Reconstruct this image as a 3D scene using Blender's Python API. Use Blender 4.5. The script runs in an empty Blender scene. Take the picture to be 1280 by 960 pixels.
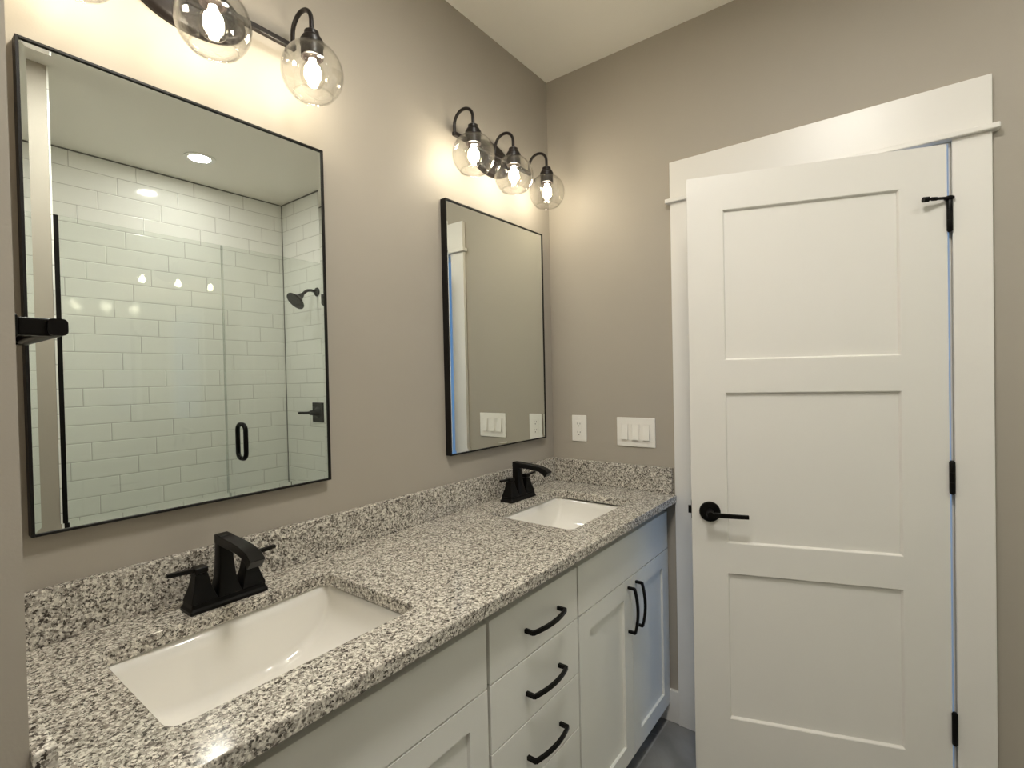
import bpy, bmesh, math, random
from mathutils import Vector, Matrix
S = bpy.context.scene
COL = S.collection
PI = math.pi

# ---------------------------------------------------------------- camera
CAM = (-1.9753, -1.2644, 1.3871)
YAW, PITCH, ROLL, FPX = 0.9219, -0.0128, -0.0214, 632.01
cd = bpy.data.cameras.new('camera')
cam = bpy.data.objects.new('camera', cd); COL.objects.link(cam)
cd.sensor_fit = 'HORIZONTAL'; cd.sensor_width = 36.0; cd.lens = FPX / 1280 * 36.0; cd.clip_start = 0.02
fw = Vector((math.sin(YAW) * math.cos(PITCH), math.cos(YAW) * math.cos(PITCH), math.sin(PITCH)))
rt = Vector((math.cos(YAW), -math.sin(YAW), 0)); up = rt.cross(fw)
cr, sr = math.cos(ROLL), math.sin(ROLL)
rt, up = cr * rt + sr * up, -sr * rt + cr * up
M = Matrix((rt, up, -fw)).transposed().to_4x4(); M.translation = CAM
cam.matrix_world = M
S.camera = cam
# ---------------------------------------------------------------- view, world, light levels
S.view_settings.view_transform = 'Standard'; S.view_settings.look = 'None'
S.view_settings.gamma = 1.0; S.view_settings.use_curve_mapping = False
S.view_settings.exposure = 0.14
S.cycles.transparent_max_bounces = 24
S.cycles.sample_clamp_indirect = 30.0
S.cycles.max_bounces = 14; S.cycles.diffuse_bounces = 7; S.cycles.glossy_bounces = 8
BULB = (1.0, 0.90, 0.72); BULB_L = 92.0
CAN = (1.0, 0.965, 0.89); CAN_L = 135.0; FILL_M = 56.0; FILL_E = 36.0  # shower light level, then levels of the two added fill lamps
DAY = (0.22, 0.48, 1.0); DAY_W = 60.0
w = bpy.data.worlds.new('world'); S.world = w; w.use_nodes = True
w.node_tree.nodes['Background'].inputs[0].default_value = (0.25, 0.5, 1.0, 1)
w.node_tree.nodes['Background'].inputs[1].default_value = 0.6

def area(name, loc, rot, sx, sy, col, watts):
    l = bpy.data.lights.new(name, 'AREA'); l.shape = 'RECTANGLE'; l.size = sx; l.size_y = sy
    l.color = col; l.energy = watts
    o = bpy.data.objects.new(name, l); COL.objects.link(o); o.location = loc; o.rotation_euler = rot
    return o
# daylight falling through the window of the room beyond the door
area('window_daylight', (1.0, 1.36, 1.55), (-PI / 2, 0, 0), 1.1, 1.3, DAY, DAY_W)

# ---------------------------------------------------------------- materials
def newmat(name):
    m = bpy.data.materials.new(name); m.use_nodes = True
    nt = m.node_tree; b = nt.nodes['Principled BSDF']
    return m, nt, b
def L(nt, a, b): nt.links.new(a, b)
def noise_bump(nt, b, scale, strength, dist=0.002, detail=3):
    tc = nt.nodes.new('ShaderNodeTexCoord'); n = nt.nodes.new('ShaderNodeTexNoise')
    n.inputs['Scale'].default_value = scale; n.inputs['Detail'].default_value = detail
    bp = nt.nodes.new('ShaderNodeBump'); bp.inputs['Strength'].default_value = strength
    bp.inputs['Distance'].default_value = dist
    L(nt, tc.outputs['Object'], n.inputs['Vector']); L(nt, n.outputs['Fac'], bp.inputs['Height'])
    L(nt, bp.outputs['Normal'], b.inputs['Normal'])
    return n
def plain(name, col, rough=0.5, metal=0.0, spec=0.5, bump=None, vary=0.0):
    m, nt, b = newmat(name)
    b.inputs['Roughness'].default_value = rough; b.inputs['Metallic'].default_value = metal
    b.inputs['Specular IOR Level'].default_value = spec
    tc = nt.nodes.new('ShaderNodeTexCoord'); n = nt.nodes.new('ShaderNodeTexNoise')
    n.inputs['Scale'].default_value = 6.0; n.inputs['Detail'].default_value = 4
    L(nt, tc.outputs['Object'], n.inputs['Vector'])
    r = nt.nodes.new('ShaderNodeValToRGB')
    r.color_ramp.elements[0].position = 0.3; r.color_ramp.elements[1].position = 0.7
    r.color_ramp.elements[0].color = (*[c * (1 - vary) for c in col], 1)
    r.color_ramp.elements[1].color = (*[min(1, c * (1 + vary)) for c in col], 1)
    L(nt, n.outputs['Fac'], r.inputs['Fac']); L(nt, r.outputs['Color'], b.inputs['Base Color'])
    if bump: noise_bump(nt, b, *bump)
    return m
def emit(name, col, strength):
    m = bpy.data.materials.new(name); m.use_nodes = True; nt = m.node_tree
    nt.nodes.remove(nt.nodes['Principled BSDF'])
    e = nt.nodes.new('ShaderNodeEmission'); e.inputs[0].default_value = (*col, 1); e.inputs[1].default_value = strength
    L(nt, e.outputs[0], nt.nodes['Material Output'].inputs[0])
    return m
def clear(name, tint, ior=1.45, rough=0.0, extra=0.0, power=5.0):
    """thin clear glass: straight transmission with a fresnel reflection"""
    m = bpy.data.materials.new(name); m.use_nodes = True; nt = m.node_tree
    nt.nodes.remove(nt.nodes['Principled BSDF'])
    t = nt.nodes.new('ShaderNodeBsdfTransparent'); t.inputs[0].default_value = (*tint, 1)
    g = nt.nodes.new('ShaderNodeBsdfGlossy'); g.inputs['Roughness'].default_value = rough
    lw = nt.nodes.new('ShaderNodeLayerWeight'); lw.inputs['Blend'].default_value = 0.5
    pw = nt.nodes.new('ShaderNodeMath'); pw.operation = 'POWER'; pw.inputs[1].default_value = power
    L(nt, lw.outputs['Facing'], pw.inputs[0])
    r0 = ((ior - 1) / (ior + 1)) ** 2
    f = nt.nodes.new('ShaderNodeMath'); f.operation = 'MULTIPLY_ADD'; f.inputs[1].default_value = 1 - r0; f.inputs[2].default_value = r0
    L(nt, pw.outputs[0], f.inputs[0])
    x = nt.nodes.new('ShaderNodeMixShader')
    src = f.outputs[0]
    if extra:
        a = nt.nodes.new('ShaderNodeMath'); a.operation = 'ADD'; a.use_clamp = True; a.inputs[1].default_value = extra
        L(nt, src, a.inputs[0]); src = a.outputs[0]
    L(nt, src, x.inputs[0]); L(nt, t.outputs[0], x.inputs[1]); L(nt, g.outputs[0], x.inputs[2])
    L(nt, x.outputs[0], nt.nodes['Material Output'].inputs[0])
    return m
def granite():
    m, nt, b = newmat('granite')
    tc = nt.nodes.new('ShaderNodeTexCoord')
    nz = nt.nodes.new('ShaderNodeTexNoise'); nz.inputs['Scale'].default_value = 300; nz.inputs['Detail'].default_value = 2
    L(nt, tc.outputs['Object'], nz.inputs['Vector'])
    sub = nt.nodes.new('ShaderNodeVectorMath'); sub.operation = 'MULTIPLY_ADD'
    sub.inputs[1].default_value = (0.008, 0.008, 0.008)
    L(nt, nz.outputs['Color'], sub.inputs[0]); L(nt, tc.outputs['Object'], sub.inputs[2])
    v = nt.nodes.new('ShaderNodeTexVoronoi'); v.inputs['Scale'].default_value = 290
    L(nt, sub.outputs[0], v.inputs['Vector'])
    sp = nt.nodes.new('ShaderNodeSeparateColor'); L(nt, v.outputs['Color'], sp.inputs[0])
    big = nt.nodes.new('ShaderNodeTexNoise'); big.inputs['Scale'].default_value = 90; big.inputs['Detail'].default_value = 2
    L(nt, tc.outputs['Object'], big.inputs['Vector'])
    mx = nt.nodes.new('ShaderNodeMath'); mx.operation = 'MULTIPLY_ADD'; mx.inputs[1].default_value = 0.8
    L(nt, big.outputs['Fac'], mx.inputs[0]); 
    ad = nt.nodes.new('ShaderNodeMath'); ad.operation = 'ADD'; ad.inputs[1].default_value = -0.40
    L(nt, sp.outputs[0], mx.inputs[2]); L(nt, mx.outputs[0], ad.inputs[0])
    r = nt.nodes.new('ShaderNodeValToRGB'); r.color_ramp.interpolation = 'LINEAR'
    el = r.color_ramp.elements
    el[0].position = 0.04; el[0].color = (0.05, 0.043, 0.037, 1)
    el[1].position = 0.98; el[1].color = (0.78, 0.745, 0.665, 1)
    for p, c in ((0.18, (0.14, 0.123, 0.105, 1)), (0.34, (0.29, 0.26, 0.225, 1)), (0.55, (0.43, 0.40, 0.35, 1)), (0.74, (0.58, 0.55, 0.485, 1))):
        e = el.new(p); e.color = c
    L(nt, ad.outputs[0], r.inputs['Fac']); L(nt, r.outputs['Color'], b.inputs['Base Color'])
    b.inputs['Roughness'].default_value = 0.12
    return m
def wall_tile(name, axis, W, H, z0, j0, shift, tile, grout, rough):
    """running tile with a stair-step joint: axis = the horizontal coordinate (0 x, 1 y)"""
    m, nt, b = newmat(name)
    tc = nt.nodes.new('ShaderNodeTexCoord'); sx = nt.nodes.new('ShaderNodeSeparateXYZ')
    L(nt, tc.outputs['Object'], sx.inputs[0])
    def mth(op, a, bv=None, c=None):
        n = nt.nodes.new('ShaderNodeMath'); n.operation = op
        for i, q in enumerate((a, bv, c)):
            if q is None: continue
            if isinstance(q, (int, float)): n.inputs[i].default_value = q
            else: L(nt, q, n.inputs[i])
        return n.outputs[0]
    zz = mth('DIVIDE', mth('SUBTRACT', sx.outputs[2], z0), H)
    row = mth('FLOOR', zz); fz = mth('SUBTRACT', zz, row)
    u = mth('DIVIDE', mth('SUBTRACT', sx.outputs[axis], j0), W)
    u = mth('MULTIPLY_ADD', row, -shift, u)
    fu = mth('SUBTRACT', u, mth('FLOOR', u))
    g = 0.0019
    ez = mth('MULTIPLY', mth('MINIMUM', fz, mth('SUBTRACT', 1.0, fz)), H)
    eu = mth('MULTIPLY', mth('MINIMUM', fu, mth('SUBTRACT', 1.0, fu)), W)
    e = mth('MINIMUM', ez, eu)
    mr = nt.nodes.new('ShaderNodeMapRange'); mr.inputs[1].default_value = g * 0.55; mr.inputs[2].default_value = g
    L(nt, e, mr.inputs[0])
    mix = nt.nodes.new('ShaderNodeMix'); mix.data_type = 'RGBA'
    L(nt, mr.outputs[0], mix.inputs[0]); mix.inputs[6].default_value = (*grout, 1); mix.inputs[7].default_value = (*tile, 1)
    L(nt, mix.outputs[2], b.inputs['Base Color'])
    rr = mth('MULTIPLY_ADD', mr.outputs[0], rough - 0.7, 0.7); L(nt, rr, b.inputs['Roughness'])
    mr2 = nt.nodes.new('ShaderNodeMapRange'); mr2.inputs[1].default_value = g * 0.5; mr2.inputs[2].default_value = g * 3.0
    mr2.interpolation_type = 'SMOOTHSTEP'
    L(nt, e, mr2.inputs[0])
    bp = nt.nodes.new('ShaderNodeBump'); bp.inputs['Strength'].default_value = 0.5; bp.inputs['Distance'].default_value = 0.002
    L(nt, mr2.outputs[0], bp.inputs['Height']); L(nt, bp.outputs['Normal'], b.inputs['Normal'])
    return m
def floor_tile():
    m, nt, b = newmat('floor_tile')
    tc = nt.nodes.new('ShaderNodeTexCoord')
    mp = nt.nodes.new('ShaderNodeMapping'); mp.inputs['Location'].default_value = (0.12, 0.22, 0)
    L(nt, tc.outputs['Object'], mp.inputs[0])
    br = nt.nodes.new('ShaderNodeTexBrick'); br.inputs['Scale'].default_value = 1.0
    br.inputs['Brick Width'].default_value = 0.61; br.inputs['Row Height'].default_value = 0.305
    br.inputs['Mortar Size'].default_value = 0.003; br.inputs['Mortar Smooth'].default_value = 0.1
    br.inputs['Color1'].default_value = (0.185, 0.18, 0.172, 1); br.inputs['Color2'].default_value = (0.215, 0.21, 0.20, 1)
    br.inputs['Mortar'].default_value = (0.29, 0.285, 0.275, 1)
    L(nt, mp.outputs[0], br.inputs['Vector'])
    nz = nt.nodes.new('ShaderNodeTexNoise'); nz.inputs['Scale'].default_value = 5; nz.inputs['Detail'].default_value = 5
    nz.inputs['Distortion'].default_value = 1.2
    L(nt, tc.outputs['Object'], nz.inputs['Vector'])
    mix = nt.nodes.new('ShaderNodeMix'); mix.data_type = 'RGBA'; mix.blend_type = 'OVERLAY'; mix.inputs[0].default_value = 0.5
    L(nt, br.outputs['Color'], mix.inputs[6]); L(nt, nz.outputs['Fac'], mix.inputs[7])
    L(nt, mix.outputs[2], b.inputs['Base Color']); b.inputs['Roughness'].default_value = 0.35
    return m
def mirror_mat():
    m, nt, b = newmat('mirror_silver')
    b.inputs['Base Color'].default_value = (0.845, 0.88, 0.85, 1)
    b.inputs['Metallic'].default_value = 1.0; b.inputs['Roughness'].default_value = 0.0
    return m

WALL = plain('greige_wall_paint', (0.395, 0.360, 0.305), 0.55, bump=(260, 0.12, 0.001, 2), vary=0.01, spec=0.35)
CEIL = plain('ceiling_paint', (0.86, 0.83, 0.76), 0.7, bump=(200, 0.1, 0.001, 2), spec=0.3)
TRIM = plain('white_trim_paint', (0.78, 0.76, 0.72), 0.32, vary=0.005)
CAB = plain('white_cabinet_paint', (0.78, 0.78, 0.74), 0.35, vary=0.005)
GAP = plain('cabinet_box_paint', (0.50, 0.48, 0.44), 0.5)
BLACK = plain('matte_black_metal', (0.0045, 0.004, 0.0036), 0.34, 0.0, 0.16)
BRONZE = plain('dark_bronze_metal', (0.012, 0.009, 0.008), 0.36, 0.0, 0.35)
FRAME = plain('black_frame_metal', (0.007, 0.006, 0.0055), 0.42, spec=0.25)
PORC = plain('white_porcelain', (0.84, 0.82, 0.77), 0.06)
PLAS = plain('white_plastic', (0.82, 0.80, 0.75), 0.3)
DARK = plain('dark_slot', (0.02, 0.02, 0.02), 0.6)
CHROME = plain('brushed_metal', (0.55, 0.55, 0.53), 0.25, 1.0)
GRAN = granite()
TILE_B = wall_tile('white_tile_back', 0, 0.322, 0.105, 2.637, -0.217 - 0.322 * 0, 0.30, (0.80, 0.80, 0.76), (0.42, 0.41, 0.38), 0.08)
TILE_S = wall_tile('white_tile_side', 1, 0.322, 0.105, 2.637, -2.34, 0.30, (0.80, 0.80, 0.76), (0.42, 0.41, 0.38), 0.08)
FLOOR = floor_tile()
MIRR = mirror_mat()
GLOBE = clear('clear_globe_glass', (0.97, 0.97, 0.965), 1.6, power=3.6)
BULBG = clear('clear_bulb_glass', (0.98, 0.97, 0.94), 1.35)
SHGL = clear('shower_glass', (0.965, 0.98, 0.968), 1.5)
SEAL = clear('clear_seal', (0.80, 0.83, 0.81), 1.5, 0.25, 0.08)
GLOW = emit('glowing_filament', BULB, BULB_L)
CANL = emit('recessed_lens_glow', CAN, CAN_L)
FILLM = emit('added_fill_glow_room', CAN, FILL_M)  # glow of the added fill lamp over the bathroom floor
FILLE = emit('added_fill_glow_entry', CAN, FILL_E)  # glow of the added fill lamp in the adjoining room
HALL = plain('pale_hall_paint', (0.60, 0.60, 0.60), 0.6)
PANE = clear('window_glass', (0.96, 0.98, 0.98), 1.4)

# ---------------------------------------------------------------- mesh helpers
def box(bm, x0, x1, y0, y1, z0, z1):
    x0, x1 = sorted((x0, x1)); y0, y1 = sorted((y0, y1)); z0, z1 = sorted((z0, z1))
    v = [bm.verts.new(p) for p in ((x0, y0, z0), (x1, y0, z0), (x1, y1, z0), (x0, y1, z0), (x0, y0, z1), (x1, y0, z1), (x1, y1, z1), (x0, y1, z1))]
    for f in ((3, 2, 1, 0), (4, 5, 6, 7), (0, 1, 5, 4), (1, 2, 6, 5), (2, 3, 7, 6), (3, 0, 4, 7)):
        bm.faces.new([v[i] for i in f])
def boxes(*bs):
    bm = bmesh.new()
    for b in bs: box(bm, *b)
    return bm
def loft(bm, rings, cap0=True, cap1=True, closed=True):
    vs = [[bm.verts.new(p) for p in r] for r in rings]
    n = len(rings[0])
    for a, b in zip(vs, vs[1:]):
        for i in range(n if closed else n - 1):
            bm.faces.new((a[i], a[(i + 1) % n], b[(i + 1) % n], b[i]))
    if cap0: bm.faces.new(vs[0][::-1])
    if cap1: bm.faces.new(vs[-1])
def rrect(cx, cy, hx, hy, r, z, n=6):
    pts = []; r = min(r, hx * 0.999, hy * 0.999)
    for sx, sy, a0 in ((1, 1, 0), (-1, 1, 90), (-1, -1, 180), (1, -1, 270)):
        for k in range(n + 1):
            a = math.radians(a0 + 90 * k / n)
            pts.append(Vector((cx + sx * (hx - r) + r * math.cos(a), cy + sy * (hy - r) + r * math.sin(a), z)))
    return pts
def lathe(bm, prof, c=(0, 0, 0), axis='z', n=32, closed=False, sx=1.0, sy=1.0):
    """prof: (radius, height) pairs; axis = direction of the height"""
    def P(r, h, a):
        u, v = r * math.cos(a) * sx, r * math.sin(a) * sy
        p = {'z': (u, v, h), 'y': (u, h, v), 'x': (h, u, v)}[axis]
        return Vector(p) + Vector(c)
    rings = [[P(r, h, 2 * PI * i / n) for i in range(n)] for r, h in prof]
    if closed: rings.append(rings[0])
    if closed:
        vs = [[bm.verts.new(p) for p in r] for r in rings[:-1]]; vs.append(vs[0])
        for a, b in zip(vs, vs[1:]):
            for i in range(n): bm.faces.new((a[i], a[(i + 1) % n], b[(i + 1) % n], b[i]))
    else:
        loft(bm, rings)
def sweep(bm, pts, prof, ref):
    """prof: function(t, i) -> list of (a, b) offsets; a along the side, b along the normal in the plane"""
    pts = [Vector(p) for p in pts]; rings = []; ref = Vector(ref).normalized()
    for i, p in enumerate(pts):
        t = (pts[min(i + 1, len(pts) - 1)] - pts[max(i - 1, 0)]).normalized()
        side = ref; nrm = t.cross(side).normalized()
        rings.append([p + side * a + nrm * b for a, b in prof(i / (len(pts) - 1), i)])
    loft(bm, rings)
def circ(r, n=14): return [(r * math.cos(2 * PI * i / n), r * math.sin(2 * PI * i / n)) for i in range(n)]
def tube(bm, pts, r, ref=(1, 0, 0), n=14): sweep(bm, pts, lambda t, i: circ(r, n), ref)
def rect(a, b): return [(-a, -b), (a, -b), (a, b), (-a, b)]

def obj(name, bm, mat, parent=None, bevel=0.0, smooth=False, seg=2, origin=None):
    bmesh.ops.recalc_face_normals(bm, faces=bm.faces)
    if origin is not None: bmesh.ops.translate(bm, verts=bm.verts, vec=-Vector(origin))
    me = bpy.data.meshes.new(name); bm.to_mesh(me); bm.free()
    me.materials.append(mat)
    if smooth:
        for p in me.polygons: p.use_smooth = True
        me.set_sharp_from_angle(angle=math.radians(38))
    o = bpy.data.objects.new(name, me); COL.objects.link(o)
    if bevel:
        b = o.modifiers.new('edge', 'BEVEL'); b.width = bevel; b.segments = seg; b.limit_method = 'ANGLE'; b.angle_limit = math.radians(40)
    if parent is not None: o.parent = parent
    elif origin is not None: o.location = origin
    return o
def tag(o, label, cat, group=None, kind=None):
    o['label'] = label; o['category'] = cat
    if group: o['group'] = group
    if kind: o['kind'] = kind
    return o
def thing(name, label, cat, loc=(0, 0, 0), rotz=0.0, group=None, kind=None):
    o = bpy.data.objects.new(name, None); COL.objects.link(o); o.empty_display_size = 0.05
    o.location = loc; o.rotation_euler = (0, 0, rotz)
    return tag(o, label, cat, group, kind)
def struct(name, bm, mat, label, cat, bevel=0.0):
    return tag(obj(name, bm, mat, bevel=bevel), label, cat, kind='structure')
def copy_tree(o, parent=None):
    c = o.copy(); COL.objects.link(c); c.parent = parent
    for ch in list(o.children): copy_tree(ch, c)
    return c

# ---------------------------------------------------------------- setting
H = 2.735
XL = -1.87            # bathroom side of the left wall
YE = -0.555           # where the left wall ends
YF = -1.60            # front wall / shower screen line
YB, XS, XSL = -2.50, 0.07, -1.443
HX = 1.55             # far wall of the room beyond the door
struct('floor', boxes((-4.2, HX, YB - .1, 1.5, -0.05, 0)), FLOOR, 'grey stone-look tiled floor below the white cabinets', 'floor')
struct('ceiling', boxes((-4.2, HX, YB - .1, 1.5, H, H + 0.08)), CEIL, 'plain off-white ceiling', 'ceiling')
struct('wall_back', boxes((-4.2, 0.0, 0, 0.12, 0, H)), WALL, 'greige wall that carries both mirrors and vanity lights', 'wall')
struct('wall_left', boxes((XL - 0.12, XL, YE, -0.0005, 0, H)), WALL, 'short greige wall end at the left edge of the picture', 'wall')
DY0, DY1, DZ = -0.665, -1.398, 2.056      # door opening
struct('wall_right', boxes((0, 0.12, DY0, 0.12, 0, H), (0, 0.12, YF, DY1, 0, H), (0, 0.12, DY1, DY0, DZ, H)), WALL,
       'greige end wall with outlet, switches and the white door', 'wall')
struct('wall_front', boxes((-4.2, XSL + 0.0055, YF - 0.12, YF, 0, H)), WALL, 'greige wall beside the shower, seen as a strip in the large mirror', 'wall')
struct('wall_shower_back', boxes((XSL - 0.1, XS + 0.1, YB - 0.1, YB, 0, H - 0.0005)), TILE_B, 'white subway tiled back wall of the shower', 'wall')
struct('wall_shower_right', boxes((XS, XS + 0.1, YB, YF - 0.0005, 0, H - 0.0005)), TILE_S, 'white subway tiled shower wall with black shower head', 'wall')
struct('wall_shower_left', boxes((XSL + 0.006, XSL + 0.0129, YB + 0.0005, YF + 0.002, 0, H - 0.0005)), TILE_S, 'white subway tiled left wall of the shower', 'wall')
struct('wall_bedroom', boxes((-4.3, -4.2, YB, 1.5, 0, H)), WALL, 'greige wall of the adjoining room behind the camera', 'wall')
struct('trim_1', boxes((XSL + 0.02, XS - 0.0005, YF - 0.12, YF, 0.0005, 0.10)), PORC, 'white shower curb under the glass screen', 'curb')
CAULK = plain('grey_caulk', (0.16, 0.155, 0.14), 0.7)
struct('trim_7', boxes((XSL + 0.02, XS - 0.006, YB + 0.0002, YB + 0.006, H - 0.007, H - 0.0006)), CAULK, 'dark caulk line between the shower ceiling and the tiled back wall', 'caulk line')
struct('trim_8', boxes((XS - 0.006, XS - 0.0002, YB + 0.0002, YF - 0.01, H - 0.007, H - 0.0006)), CAULK, 'dark caulk line over the shower head wall', 'caulk line')
struct('trim_9', boxes((XS - 0.005, XS - 0.0002, YB + 0.0002, YB + 0.005, 0.001, H - 0.008)), CAULK, 'dark vertical caulk line in the tiled shower corner', 'caulk line')
# room beyond the door
struct('wall_hall_far', boxes((HX, HX + 0.1, -2.0, 1.5, 0, H)), HALL, 'wall of the daylit room beyond the door', 'wall')
struct('wall_hall_left', boxes((0.12, 0.40, 1.3, 1.4, 0, H), (1.50, HX, 1.3, 1.4, 0, H), (0.40, 1.50, 1.3, 1.4, 0, 0.9), (0.40, 1.50, 1.3, 1.4, 2.2, H)), HALL,
       'window wall of the room beyond the door', 'wall')
struct('wall_hall_right', boxes((0.171, HX, -2.1, -2.0, 0, H)), HALL, 'side wall of the room beyond the door', 'wall')
wn = struct('window_1', boxes((0.40, 0.44, 1.31, 1.35, 0.9, 2.2), (1.46, 1.50, 1.31, 1.35, 0.9, 2.2), (0.44, 1.46, 1.31, 1.35, 0.9, 0.94), (0.44, 1.46, 1.31, 1.35, 2.16, 2.2), (0.44, 1.46, 1.315, 1.345, 1.53, 1.56)), TRIM,
       'white framed window of the room beyond the door', 'window')
obj('window_pane', boxes((0.44, 1.46, 1.327, 1.333, 0.94, 2.16)), PANE, wn)

# door casing, jamb and baseboard
T = 0.018
struct('trim_2', boxes((-T, 0, -0.660, -0.571, 0, 2.051)), TRIM, 'white flat door casing left of the door, by the countertop end', 'door casing', 0.0015)
struct('trim_3', boxes((-T, 0, -1.487, -1.401, 0, 2.051)), TRIM, 'white flat door casing along the hinge side of the door', 'door casing', 0.0015)
struct('trim_4', boxes((-T - 0.002, 0, -1.4875, -0.5705, 2.067, 2.209)), TRIM, 'wide white head casing board over the door', 'door casing', 0.0015)
struct('trim_5', boxes((-T - 0.016, 0, -1.503, -0.555, 2.051, 2.067)), TRIM, 'thin projecting white bead under the head casing', 'door casing', 0.003)
struct('trim_6', boxes((0.0, 0.12, DY0 - 0.012, DY0, 0, DZ), (0.0, 0.12, DY1, DY1 + 0.004, 0, DZ), (0.0, 0.12, DY1, DY0, DZ - 0.008, DZ),
                       (0.045, 0.08, DY0 - 0.024, DY0 - 0.012, 0, DZ - 0.008), (0.045, 0.08, DY1 + 0.004, DY1 + 0.016, 0, DZ - 0.008)), TRIM, 'white door jamb lining the opening', 'door jamb')
struct('baseboard_right', boxes((-0.014, 0, -0.571, -0.47, 0, 0.128)), TRIM, 'white baseboard between the cabinet and the door casing', 'baseboard', 0.002)

# ---------------------------------------------------------------- door (ajar, hinged on the right)
DW, DH0, DH1, DT = 0.717, 0.010, 2.040, 0.035
d1 = thing('door_1', 'white three-panel door standing ajar with black lever', 'door', (-0.0215, -1.3895, 0), 0.3245, kind='structure')
# local frame: u (+y) runs from hinge to latch, face at x=0 looking to -x, thickness to +x
PU0, PU1 = 0.116, 0.607
PZ = ((0.232, 0.721), (0.821, 1.322), (1.429, 1.925))
bm = boxes((0, DT, 0, PU0, DH0, DH1), (0, DT, PU1, DW, DH0, DH1), (0, DT, PU0, PU1, DH0, PZ[0][0]), (0, DT, PU0, PU1, PZ[0][1], PZ[1][0]),
           (0, DT, PU0, PU1, PZ[1][1], PZ[2][0]), (0, DT, PU0, PU1, PZ[2][1], DH1))
obj('door_frame', bm, TRIM, d1)
for a, b in PZ:
    bm = bmesh.new()
    def pr(x, k): return [(x, PU0 + k, a + k), (x, PU1 - k, a + k), (x, PU1 - k, b - k), (x, PU0 + k, b - k)]
    loft(bm, [pr(0.010, 0.0075), pr(0.010, 0.0055), pr(0.0015, 0.0015), pr(0.0010, 0.0), pr(DT - 0.001, 0.0), pr(DT - 0.0015, 0.0015), pr(DT - 0.010, 0.0055), pr(DT - 0.010, 0.0075)])
    obj('door_panel', bm, TRIM, d1)
bm = bmesh.new()
lathe(bm, [(0.0, 0.0), (0.0335, 0.0), (0.0335, -0.006), (0.031, -0.009), (0.0125, -0.0105), (0.0115, -0.045), (0.0105, -0.052), (0.0, -0.052)], (0, 0.660, 0.924), 'x', 36)
hd = obj('door_handle', bm, BLACK, d1, smooth=True)
bm = bmesh.new()
sweep(bm, [(-0.045, 0.671, 0.924), (-0.046, 0.655, 0.924), (-0.047, 0.62, 0.9235), (-0.046, 0.58, 0.923), (-0.044, 0.545, 0.9225)],
      lambda t, i: [(a, b * 0.9) for a, b in rect(0.0085 - 0.002 * t, 0.005)], (0, 0, 1))
obj('lever', bm, BLACK, hd, 0.002)
bm = bmesh.new(); lathe(bm, [(0, 0), (0.0335, 0.0), (0.0335, 0.006), (0.012, 0.010), (0.0115, 0.05), (0, 0.05)], (DT, 0.660, 0.924), 'x', 32)
hb = obj('door_handle', bm, BLACK, d1, smooth=True)
bm = bmesh.new(); sweep(bm, [(DT + 0.045, 0.671, 0.924), (DT + 0.046, 0.62, 0.924), (DT + 0.044, 0.545, 0.923)], lambda t, i: rect(0.0085, 0.005), (0, 0, 1))
obj('lever', bm, BLACK, hb, 0.002)
bm = boxes((0.006, 0.030, DW, DW + 0.0012, 0.895, 0.953), (0.010, 0.026, DW, DW + 0.011, 0.912, 0.936))
obj('latch', bm, BLACK, d1, 0.001)
for k, zc in enumerate((1.833, 1.067, 0.324)):
    bm = bmesh.new()
    lathe(bm, [(0, -0.050), (0.004, -0.050), (0.0074, -0.045), (0.0074, -0.0152), (0.0060, -0.0150), (0.0074, -0.0148), (0.0074, 0.0148), (0.0060, 0.015), (0.0074, 0.0152), (0.0074, 0.045), (0.004, 0.050), (0, 0.050)], (-0.0045, -0.004, zc), 'z', 18)
    box(bm, -0.002, 0.030, -0.0015, -0.0002, zc - 0.046, zc + 0.046)
    hg = obj('hinge', bm, BLACK, d1, smooth=True)
    if k == 0:
        bm = bmesh.new()
        lathe(bm, [(0, 0), (0.0085, 0.0), (0.0085, 0.004), (0, 0.004)], (-0.0045, -0.004, zc + 0.050), 'z', 16)
        box(bm, -0.014, 0.001, -0.0125, 0.008, zc + 0.044, zc + 0.051)
        tube(bm, [(-0.012, 0.004, zc + 0.047), (-0.020, 0.035, zc + 0.046)], 0.0042, (0, 0, 1))
        tube(bm, [(-0.020, 0.033, zc + 0.046), (-0.0225, 0.046, zc + 0.046)], 0.0056, (0, 0, 1))
        tube(bm, [(-0.0225, 0.046, zc + 0.046), (-0.0250, 0.056, zc + 0.046)], 0.0034, (0, 0, 1))
        tube(bm, [(-0.0238, 0.054, zc + 0.046), (-0.0270, 0.068, zc + 0.045)], 0.0078, (0, 0, 1))
        obj('door_stop', bm, BLACK, hg, smooth=True)

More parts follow.
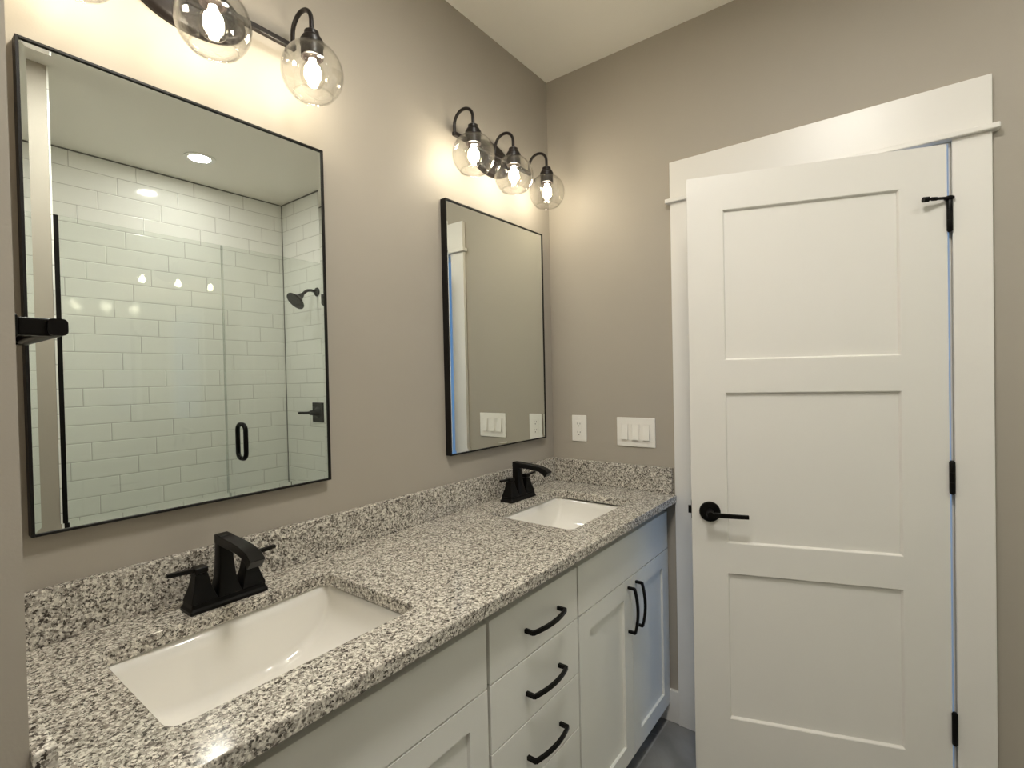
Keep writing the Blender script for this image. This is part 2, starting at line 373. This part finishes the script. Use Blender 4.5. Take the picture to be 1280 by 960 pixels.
# ---------------------------------------------------------------- vanity cabinets
CZ0, CZ1 = 0.075, 0.842
YC = -0.535        # face of the fronts
YBX = -0.515       # face of the boxes
def pull(name, parent, cx, cz, vertical):
    bm = bmesh.new(); Ln = 0.158; pts = []
    hl = Ln / 2
    for k in range(13):
        s = -1 + 2 * k / 12
        pts.append((s * (hl - 0.003), -0.024 - 0.011 * (1 - s * s)))
    if vertical:
        sweep(bm, [(0, y, s) for s, y in pts], lambda t, i: rect(0.0048, 0.0042), (1, 0, 0))
        for s in (-1, 1): box(bm, -0.0048, 0.0048, -0.026, 0, s * hl - (0.009 if s > 0 else 0), s * hl + (0.009 if s < 0 else 0))
    else:
        sweep(bm, [(s, y, 0) for s, y in pts], lambda t, i: rect(0.0052, 0.0042), (0, 0, 1))
        for s in (-1, 1): box(bm, s * hl - (0.009 if s > 0 else 0), s * hl + (0.009 if s < 0 else 0), -0.026, 0, -0.0052, 0.0052)
    bmesh.ops.translate(bm, verts=bm.verts, vec=(cx, YC, cz))
    return obj(name, bm, BLACK, parent, 0.0012)
def shaker(parent, x0, x1, z0, z1, hx):
    r = 0.060
    bm = boxes((x0, x0 + r, YC, YBX - 0.001, z0, z1), (x1 - r, x1, YC, YBX - 0.001, z0, z1), (x0 + r, x1 - r, YC, YBX - 0.001, z0, z0 + r), (x0 + r, x1 - r, YC, YBX - 0.001, z1 - r, z1),
               (x0 + r, x1 - r, YC + 0.009, YBX - 0.001, z0 + r, z1 - r))
    d = obj('door', bm, CAB, parent)
    pull('handle', d, hx, 0.592, True)
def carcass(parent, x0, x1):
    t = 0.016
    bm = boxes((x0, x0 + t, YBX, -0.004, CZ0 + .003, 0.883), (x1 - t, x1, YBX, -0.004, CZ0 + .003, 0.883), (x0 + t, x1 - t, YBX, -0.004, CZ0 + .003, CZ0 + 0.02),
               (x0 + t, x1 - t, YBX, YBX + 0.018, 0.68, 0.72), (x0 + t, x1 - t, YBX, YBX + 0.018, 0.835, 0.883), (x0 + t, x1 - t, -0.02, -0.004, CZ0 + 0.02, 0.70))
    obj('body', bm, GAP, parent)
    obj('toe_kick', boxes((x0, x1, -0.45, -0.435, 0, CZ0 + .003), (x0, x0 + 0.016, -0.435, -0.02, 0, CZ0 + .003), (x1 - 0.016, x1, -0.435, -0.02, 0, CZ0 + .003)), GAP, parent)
XA, XB_, XC_, XD = XL + 0.0005, -1.1225, -0.724, -0.0095
cl = thing('vanity_cabinet', 'white sink cabinet under the near basin, cut by the lower picture edge', 'cabinet', (0, 0, 0))
carcass(cl, XA, XB_ - 0.0003)
obj('false_front', boxes((XA + 0.008, -1.1285, YC, YBX - 0.001, 0.6975, CZ1)), CAB, cl, 0.0012)
shaker(cl, XA + 0.008, -1.4965, CZ0, 0.694, -1.527); shaker(cl, -1.4935, -1.1285, CZ0, 0.694, -1.463)
cm = thing('drawer_cabinet', 'white drawer unit with black pulls between the two sink cabinets', 'cabinet', (0, 0, 0))
carcass(cm, XB_ + 0.0003, XC_ - 0.0003)
for z0, z1, hz in ((0.6985, CZ1, 0.766), (0.5415, 0.6955, 0.611), (0.3865, 0.5385, 0.452), (CZ0, 0.3835, 0.25)):
    d = obj('drawer', boxes((-1.1175, -0.728, YC, YBX - 0.001, z0, z1)), CAB, cm, 0.0012)
    pull('handle', d, -0.907, hz, False)
cr_ = thing('vanity_cabinet', 'white sink cabinet under the far basin, beside the door', 'cabinet', (0, 0, 0))
carcass(cr_, XC_ + 0.0003, XD)
obj('false_front', boxes((-0.7195, -0.0105, YC, YBX - 0.001, 0.6975, CZ1)), CAB, cr_, 0.0012)
shaker(cr_, -0.7195, -0.3595, CZ0, 0.694, -0.388); shaker(cr_, -0.3565, -0.0105, CZ0, 0.694, -0.326)

# ---------------------------------------------------------------- countertop
ZT, ZB = 0.914, 0.884
SINKS = ((-1.492, -0.300), (-0.410, -0.300))
SHX, SHY = 0.226, 0.166
ct = thing('countertop', 'speckled grey and cream granite countertop with backsplash', 'countertop', (0, 0, ZT))
bm = bmesh.new()
def loop(pts):
    vs = [bm.verts.new(p) for p in pts]
    return [bm.edges.new((vs[i], vs[(i + 1) % len(vs)])) for i in range(len(vs))]
ed = loop([(XL + .0003, -0.577, ZB), (-0.0003, -0.577, ZB), (-0.0003, -0.0003, ZB), (XL + .0003, -0.0003, ZB)])
for cx, cy in SINKS: ed += loop(rrect(cx, cy, SHX, SHY, 0.022, ZB, 5))
bmesh.ops.triangle_fill(bm, use_beauty=True, use_dissolve=False, edges=ed)
ex = bmesh.ops.extrude_face_region(bm, geom=bm.faces[:])
bmesh.ops.translate(bm, verts=[v for v in ex['geom'] if isinstance(v, bmesh.types.BMVert)], vec=(0, 0, ZT - ZB))
obj('slab', bm, GRAN, ct, 0.0025, origin=(0, 0, ZT))
ZS = ZT + 0.102
obj('backsplash', boxes((XL + .0003, -0.0003, -0.02, -0.0003, ZT, ZS)), GRAN, ct, 0.0018, origin=(0, 0, ZT))
obj('side_splash', boxes((-0.02, -0.0003, -0.559, -0.0203, ZT, ZS)), GRAN, ct, 0.0018, origin=(0, 0, ZT))
obj('side_splash', boxes((XL + .0003, XL + 0.02, -0.567, -0.0203, ZT, ZS)), GRAN, ct, 0.0018, origin=(0, 0, ZT))

# ---------------------------------------------------------------- sinks
SINK_OFF = 1.0
def sink(loc, label):
    t = thing('sink', label, 'sink', (loc[0], loc[1], ZB - 0.15), 0, 'undermount sinks')
    A_, B_, D_ = 0.2325, 0.1715, 0.146
    bm = bmesh.new(); rows = []; N = 44
    for i in range(N + 1):
        th = PI * i / N; c_ = -math.cos(th); s0 = max(math.sin(th), 0.0)
        x = A_ * math.copysign(abs(c_) ** 0.80, c_); d = D_ * s0 ** 0.72 + 0.004
        bb = B_ - 0.012 * (1 - s0 ** 0.5); f = min(0.022, d * 0.7)
        z0 = 0.1494
        half = [(bb, 0.0), (bb - 0.001, -0.3 * (d - f)), (bb - 0.003, -0.65 * (d - f)), (bb - 0.006, -(d - f))]
        half += [(bb - 0.006 - f + f * math.cos(q), -(d - f) - f * math.sin(q)) for q in [PI / 2 * k / 6 for k in range(1, 7)]]
        half += [(0.5 * (bb - 0.006 - f), -d - 0.001)]
        prof = half + [(0.0, -d - 0.0015)] + [(-y, z) for y, z in half[::-1]]
        rows.append([Vector((x, y, z0 + z)) for y, z in prof])
    loft(bm, rows, False, False, closed=False)
    bo = obj('basin', bm, PORC, t, smooth=True)
    for p in bo.data.polygons: p.use_smooth = True
    so = bo.modifiers.new('wall', 'SOLIDIFY'); so.thickness = 0.007; so.offset = SINK_OFF
    bm = bmesh.new(); lathe(bm, [(0, -0.003), (0.0208, -0.003), (0.0212, 0.0072), (0.019, 0.0092), (0.0145, 0.0092), (0.0135, 0.012), (0.0, 0.013)], (0, 0, 0), 'z', 28)
    obj('drain', bm, BLACK, t, smooth=True)
sink(SINKS[0], 'large near white rectangular undermount sink, in front of the large mirror')
sink(SINKS[1], 'small-looking far white undermount sink, nearest the door')

# ---------------------------------------------------------------- faucets
def faucet(loc, label):
    t = thing('faucet', label, 'faucet', loc, 0, 'black faucets')
    bm = bmesh.new()
    R = [(0.0800, 0.0290, 0.004, 0), (0.0800, 0.0290, 0.004, 0.006), (0.0765, 0.0262, 0.004, 0.011), (0.0750, 0.0250, 0.004, 0.019)]
    loft(bm, [rrect(0, 0, a, b, r, z, 3) for a, b, r, z in R]); obj('base_plate', bm, BLACK, t)
    for s in (-1, 1):
        bm = bmesh.new()
        R = [(0.0255, 0.0245, 0.020), (0.0225, 0.0215, 0.030), (0.0180, 0.0175, 0.044), (0.0148, 0.0145, 0.058), (0.0130, 0.0128, 0.070), (0.0122, 0.0120, 0.074)]
        loft(bm, [rrect(s * 0.0510, 0, a, b, 0.002, z, 2) for a, b, z in R])
        loft(bm, [rrect(s * 0.0510, 0, a, a, 0.002, z, 2) for a, z in ((0.0105, 0.074), (0.0105, 0.0765), (0.0128, 0.0775), (0.0128, 0.087), (0.011, 0.089))])
        h = obj('handle', bm, BLACK, t)
        bm = bmesh.new()
        sweep(bm, [(s * 0.045, 0, 0.0825), (s * 0.075, 0, 0.0845), (s * 0.112, 0, 0.0870)], lambda q, i: rect(0.0062 - 0.0012 * q, 0.0046 - 0.0008 * q), (0, 1, 0))
        obj('lever', bm, BLACK, h, 0.001)
    # spout: flared square column, then an arm reaching over the bowl
    bm = bmesh.new()
    R = [(0.0255, 0.0245, 0.000, 0.017), (0.0205, 0.0205, 0.001, 0.034), (0.0170, 0.0170, 0.002, 0.056), (0.0148, 0.0148, 0.003, 0.085), (0.0138, 0.0138, 0.004, 0.118), (0.0136, 0.0136, 0.004, 0.144)]
    loft(bm, [rrect(0, yo, a, b, 0.002, z, 2) for a, b, yo, z in R])
    path = [(0.0176, 0.1345), (-0.015, 0.1325), (-0.050, 0.1315), (-0.080, 0.1295), (-0.107, 0.1255), (-0.128, 0.1180), (-0.141, 0.1070)]
    hgt = [0.0100, 0.0100, 0.0095, 0.0090, 0.0092, 0.0105, 0.0118]
    wid = [0.0138, 0.0138, 0.0142, 0.0146, 0.0150, 0.0154, 0.0156]
    sweep(bm, [(0, y, z) for y, z in path], lambda q, i: rect(wid[i], hgt[i]), (1, 0, 0))
    obj('spout', bm, BLACK, t, 0.002, smooth=True)
faucet((-1.4815, -0.0905, ZT), 'black two-handle faucet at the near sink, left of the picture')
faucet((-0.396, -0.0870, ZT), 'black two-handle faucet at the far sink, near the room corner')

# ---------------------------------------------------------------- mirrors
def mirror(x0, x1, z0, z1, label, lean=0.0):
    cx, cz = (x0 + x1) / 2, (z0 + z1) / 2
    t = thing('mirror', label, 'mirror', (cx, 0, z0), 0, 'wall mirrors')
    hw, h = (x1 - x0) / 2, z1 - z0; f = 0.0052; yd, yg = -0.0254, -0.0205
    bm = boxes((-hw, -hw + f, yd, -0.0003, 0, h), (hw - f, hw, yd, -0.0003, 0, h), (-hw + f, hw - f, yd, -0.0003, 0, f), (-hw + f, hw - f, yd, -0.0003, h - f, h),
               (-hw + f, hw - f, -0.012, -0.0003, f, h - f))
    obj('frame', bm, FRAME, t, 0.0006)
    bm = bmesh.new(); bv = 0.0095; rise = 0.00040
    def q(a, y): return [(p, y - lean * p, zz) for p, zz in ((-hw + f + a, f + a), (hw - f - a, f + a), (hw - f - a, h - f - a), (-hw + f + a, h - f - a))]
    loft(bm, [q(0.0002, -0.0125), q(0.0002, yg - rise), q(bv, yg)])
    obj('glass', bm, MIRR, t)
    return t
mirror(-1.7794, -1.1725, 1.1169, 2.0171, 'large-looking near wall mirror with thin black frame, reflecting the tiled shower')
mirror(-0.7019, -0.0950, 1.1169, 2.0171, 'far wall mirror with thin black frame by the corner, reflecting the switch plate', 0.0046)

# ---------------------------------------------------------------- vanity lights
def vanity_light(cx, label):
    zb = 2.252
    t = thing('vanity_light', label, 'wall light', (cx, 0, zb), 0, 'vanity lights')
    bm = bmesh.new()
    lathe(bm, [(0, -0.0003), (1.0, -0.0003), (1.0, -0.008), (0.95, -0.012), (0.93, -0.016), (0.85, -0.020), (0, -0.021)], (0, 0, -0.0075), 'y', 56, sx=0.121, sy=0.0675)
    obj('canopy', bm, BRONZE, t, smooth=True)
    bm = boxes((-0.236, 0.236, -0.041, -0.026, -0.0085, 0.0065)); box(bm, -0.03, 0.03, -0.027, -0.018, -0.02, 0.012)
    obj('bar', bm, BRONZE, t, 0.0035, seg=3)
    ya, yl, rr = -0.0335, -0.120, 0.04325
    for k in (-1, 0, 1):
        x = k * 0.2290
        pts = [(x, ya, 0.004), (x, ya, 0.016), (x, ya, 0.030)]
        for i in range(13):
            a = PI * i / 12; pts.append((x, (ya + yl) / 2 + rr * math.cos(a), 0.030 + rr * 0.95 * math.sin(a)))
        pts += [(x, yl, 0.015), (x, yl, 0.000)]
        bm = bmesh.new(); tube(bm, pts, 0.0056, (1, 0, 0)); obj('arm', bm, BRONZE, t, smooth=True)
        c = (x, yl, 0)
        bm = bmesh.new()
        lathe(bm, [(0, 0.004), (0.013, 0.004), (0.0175, 0.001), (0.0180, -0.009), (0.0215, -0.011), (0.0235, -0.014), (0.0235, -0.019), (0.0275, -0.021), (0.0275, -0.0335), (0.0262, -0.0345), (0.0262, -0.062), (0.0225, -0.063), (0.0215, -0.050), (0, -0.050)], c, 'z', 32)
        obj('socket', bm, BRONZE, t, smooth=True)
        # clear globe, open at the bottom
        R0, zc = 0.0735, -0.099
        th = []
        a0, a1 = math.asin(0.0285 / R0), PI - math.asin(0.0470 / R0)
        N = 22
        outer = [(R0 * math.sin(a0 + (a1 - a0) * i / N), zc + R0 * math.cos(a0 + (a1 - a0) * i / N)) for i in range(N + 1)]
        inner = [((R0 - 0.0022) * math.sin(a0 + (a1 - a0) * i / N), zc + (R0 - 0.0022) * math.cos(a0 + (a1 - a0) * i / N)) for i in range(N + 1)][::-1]
        bm = bmesh.new(); lathe(bm, outer + inner, c, 'z', 48, closed=True)
        er, ez = outer[-1]
        lathe(bm, [(er - 0.0008 + 0.0021 * math.cos(2 * PI * i / 10), ez + 0.0021 * math.sin(2 * PI * i / 10)) for i in range(10)], c, 'z', 48, closed=True)
        obj('lamp_shade', bm, GLOBE, t, smooth=True)
        # filament bulb
        bm = bmesh.new()
        lathe(bm, [(0.0, -0.0505), (0.013, -0.0505), (0.0135, -0.068), (0.0165, -0.075), (0.0235, -0.086), (0.0285, -0.099), (0.0290, -0.108), (0.0265, -0.119), (0.0200, -0.129), (0.0100, -0.134), (0.0, -0.135)], c, 'z', 32)
        bu = obj('bulb', bm, BULBG, t, smooth=True)
        bm = bmesh.new()
        lathe(bm, [(0.0, -0.0655), (0.0085, -0.066), (0.0085, -0.072), (0.0115, -0.078), (0.0175, -0.086), (0.0190, -0.098), (0.0185, -0.110), (0.0140, -0.119), (0.0, -0.122)], c, 'z', 20)
        obj('filament', bm, GLOW, bu, smooth=True)
    return t
vanity_light(-1.486, 'three-globe vanity light over the near mirror, cut by the top picture edge')
vanity_light(-0.427, 'three-globe vanity light with gooseneck arms over the far mirror, near the corner')

# ---------------------------------------------------------------- outlet and switches on the end wall
o_ = thing('outlet', 'white double wall outlet over the side splash, nearest the corner', 'outlet', (0, -0.140, 1.155))
obj('cover_plate', boxes((-0.0055, -0.0003, -0.0365, 0.0365, -0.058, 0.058)), PLAS, o_, 0.003)
rc = obj('receptacle', boxes((-0.0075, -0.005, -0.0165, 0.0165, -0.0335, 0.0335)), PLAS, o_, 0.001)
for s in (-1, 1):
    zc = s * 0.019; bm = bmesh.new()
    for y, h in ((0.0062, 0.0038), (-0.0062, 0.0032)): box(bm, -0.0079, -0.007, y - 0.0011, y + 0.0011, zc + 0.002 - h, zc + 0.002 + h)
    lathe(bm, [(0, -0.0079), (0.0024, -0.0079), (0.0024, -0.007), (0, -0.007)], (0, 0, zc - 0.0085), 'x', 12)
    obj('plug_slots', bm, DARK, rc)
for s in (-1, 1):
    bm = bmesh.new(); lathe(bm, [(0, -0.0063), (0.0025, -0.0063), (0.003, -0.0053), (0, -0.0053)], (0, 0, s * 0.048), 'x', 12); obj('screw', bm, PLAS, o_, smooth=True)
s_ = thing('light_switch', 'white triple rocker switch plate between the outlet and the door', 'light switch', (0, -0.406, 1.150))
obj('cover_plate', boxes((-0.0055, -0.0003, -0.0840, 0.0840, -0.0605, 0.0605)), PLAS, s_, 0.003)
for k in (-1, 0, 1):
    y = k * 0.0465
    obj('switch_frame', boxes((-0.0072, -0.005, y - 0.0185, y - 0.0160, -0.0355, 0.0355), (-0.0072, -0.005, y + 0.0160, y + 0.0185, -0.0355, 0.0355),
                             (-0.0072, -0.005, y - 0.0160, y + 0.0160, -0.0355, -0.0333), (-0.0072, -0.005, y - 0.0160, y + 0.0160, 0.0333, 0.0355)), PLAS, s_)
    bm = bmesh.new()
    loft(bm, [[(-0.0052, y + s * 0.0140, z) for s, z in ((-1, -0.0318), (1, -0.0318), (1, 0.0318), (-1, 0.0318))],
              [(dx, y + s * 0.0138, z) for s, z, dx in ((-1, -0.0315, -0.0150), (1, -0.0315, -0.0150), (1, 0.0315, -0.0078), (-1, 0.0315, -0.0078))]])
    obj('rocker', bm, PLAS, s_, 0.0006)
    for s in (-1, 1):
        bm = bmesh.new(); lathe(bm, [(0, -0.0063), (0.0025, -0.0063), (0.003, -0.0053), (0, -0.0053)], (0, y, s * 0.048), 'x', 12); obj('screw', bm, PLAS, s_, smooth=True)

# ---------------------------------------------------------------- hand towel bar on the left wall
tb = thing('towel_bar', 'short matte black towel bar sticking out beside the near mirror', 'towel bar', (XL, -0.40, 1.455))
for y in (-0.098, 0.072):
    obj('wall_plate', boxes((0.0003, 0.009, y - 0.013, y + 0.013, -0.0125, 0.0125)), BLACK, tb, 0.002)
    obj('post', boxes((0.009, 0.041, y - 0.008, y + 0.008, -0.010, 0.010)), BLACK, tb, 0.002)
bm = bmesh.new()
loft(bm, [[Vector((0.0415 + (p.x), yy, p.y)) for p in rrect(0, 0, 0.009, 0.0095, 0.005, 0, 4)] for yy in (-0.112, 0.086)])
obj('rail', bm, BLACK, tb, smooth=True)

# ---------------------------------------------------------------- shower (seen in the near mirror)
YG = -1.62
ss = thing('shower_screen', 'fixed clear shower glass panel with black side channel, left half of the enclosure', 'shower screen', (-1.09, YG, 0.10))
obj('glass_panel', boxes((-1.412, -0.756, YG - 0.005, YG + 0.005, 0.101, 2.121)), SHGL, ss, origin=(-1.09, YG, 0.10))
obj('wall_channel', boxes((-1.4298, -1.410, YG - 0.008, YG + 0.008, 0.101, 2.121)), BLACK, ss, origin=(-1.09, YG, 0.10))
obj('edge_seal', boxes((-0.756, -0.7485, YG - 0.005, YG + 0.005, 0.101, 2.121)), SEAL, ss, origin=(-1.09, YG, 0.10))
sd = thing('shower_door', 'clear glass shower door with black pull handle, right half of the enclosure', 'shower door', (-0.36, YG, 0.10))
og = (-0.36, YG, 0.10)
obj('glass_panel', boxes((-0.746, 0.058, YG - 0.005, YG + 0.005, 0.112, 2.121)), SHGL, sd, origin=og)
for s in (-1, 1):
    bm = bmesh.new(); x, za, zb_ = -0.675, 0.977, 1.163; r = 0.034; y0, y1 = YG + s * 0.005, YG + s * 0.046
    pts = [(x, y0, za), (x, y1 - s * r, za)] + [(x, y1 - s * r + s * r * math.sin(a), za + r - r * math.cos(a)) for a in [PI / 2 * i / 6 for i in range(1, 7)]]
    pts += [(x, y1, (za + zb_) / 2)] + [(x, y1 - s * r + s * r * math.cos(a), zb_ - r + r * math.sin(a)) for a in [PI / 2 * i / 6 for i in range(0, 7)]] + [(x, y0, zb_)]
    tube(bm, pts, 0.0120, (1, 0, 0)); obj('handle', bm, BLACK, sd, smooth=True, origin=og)
for z in (0.42, 1.90):
    obj('hinge', boxes((0.010, XS - 0.001, YG - 0.012, YG - 0.006, z - 0.045, z + 0.045), (0.010, XS - 0.001, YG + 0.006, YG + 0.012, z - 0.045, z + 0.045), (0.0585, XS - 0.001, YG - 0.028, YG + 0.028, z - 0.045, z + 0.045)), BLACK, sd, 0.002, origin=og)
# shower head
sh = thing('rain_shower', 'black rain shower head on a curved arm from the tiled wall', 'shower', (XS, -2.05, 2.025))
bm = bmesh.new(); lathe(bm, [(0, -0.0003), (0.031, -0.0003), (0.031, -0.006), (0.024, -0.014), (0.012, -0.018), (0, -0.018)], (0, 0, 0), 'x', 30); obj('flange', bm, BLACK, sh, smooth=True)
bm = bmesh.new(); tube(bm, [(-0.010, 0, 0), (-0.045, 0, 0.006), (-0.075, 0, 0.002), (-0.098, 0, -0.014), (-0.116, 0, -0.034)], 0.0105, (0, 1, 0)); obj('arm', bm, BLACK, sh, smooth=True)
bm = bmesh.new()
dirv = Vector((-0.72, 0, -0.69)).normalized(); e1 = Vector((0, 1, 0)); e2 = dirv.cross(e1)
base = Vector((-0.113, 0, -0.030))
rings = []
for r, h in ((0.012, 0), (0.016, 0.006), (0.019, 0.020), (0.030, 0.040), (0.052, 0.058), (0.066, 0.068), (0.068, 0.074), (0.066, 0.080)):
    rings.append([base + dirv * h + (e1 * math.cos(2 * PI * i / 32) + e2 * math.sin(2 * PI * i / 32)) * r for i in range(32)])
loft(bm, rings); obj('spray_head', bm, BLACK, sh, smooth=True)
# shower valve
sv = thing('shower_valve', 'black square shower valve plate with lever below the shower head', 'shower valve', (XS, -2.068, 1.168))
obj('escutcheon', boxes((-0.010, -0.0003, -0.070, 0.070, -0.070, 0.070)), BLACK, sv, 0.006, seg=3)
bm = bmesh.new(); lathe(bm, [(0, -0.009), (0.040, -0.009), (0.026, -0.025), (0.020, -0.045), (0.016, -0.068), (0.012, -0.074), (0, -0.074)], (0, 0, 0), 'x', 28)
hv = obj('handle', bm, BLACK, sv, smooth=True)
bm = bmesh.new(); sweep(bm, [(-0.060, 0.004, 0), (-0.085, -0.035, 0.0), (-0.110, -0.078, 0.0)], lambda t, i: rect(0.010 - 0.002 * t, 0.008), (0, 0, 1)); obj('lever', bm, BLACK, hv, 0.001)
# recessed light over the shower, then two added fill panels out of view
def recessed(x, y, r, mat, label):
    rl = thing('recessed_light', label, 'ceiling light', (x, y, H), 0, 'recessed ceiling lights')
    bm = bmesh.new(); lathe(bm, [(r - 0.001, -0.0005), (r + 0.028, -0.0005), (r + 0.028, -0.004), (r + 0.014, -0.007), (r + 0.001, -0.004)], (0, 0, 0), 'z', 44, closed=True); obj('trim_ring', bm, PLAS, rl, smooth=True)
    bm = bmesh.new(); lathe(bm, [(0, -0.0010), (r, -0.0010), (r, -0.003), (0, -0.0032)], (0, 0, 0), 'z', 40); obj('lens', bm, mat, rl, smooth=True)
recessed(-0.667, -2.070, 0.056, CANL, 'round white recessed ceiling light over the shower, seen in the near mirror')
recessed(-1.300, -1.080, 0.180, FILLM, 'added unseen fill light, a wide round white panel above the bathroom floor')  # invented lamp, added to brighten the door and cabinets
recessed(-3.000, -1.150, 0.200, FILLE, 'added unseen fill light, a wide round white panel in the adjoining room')  # invented lamp, added to lift the door, end wall and left wall end
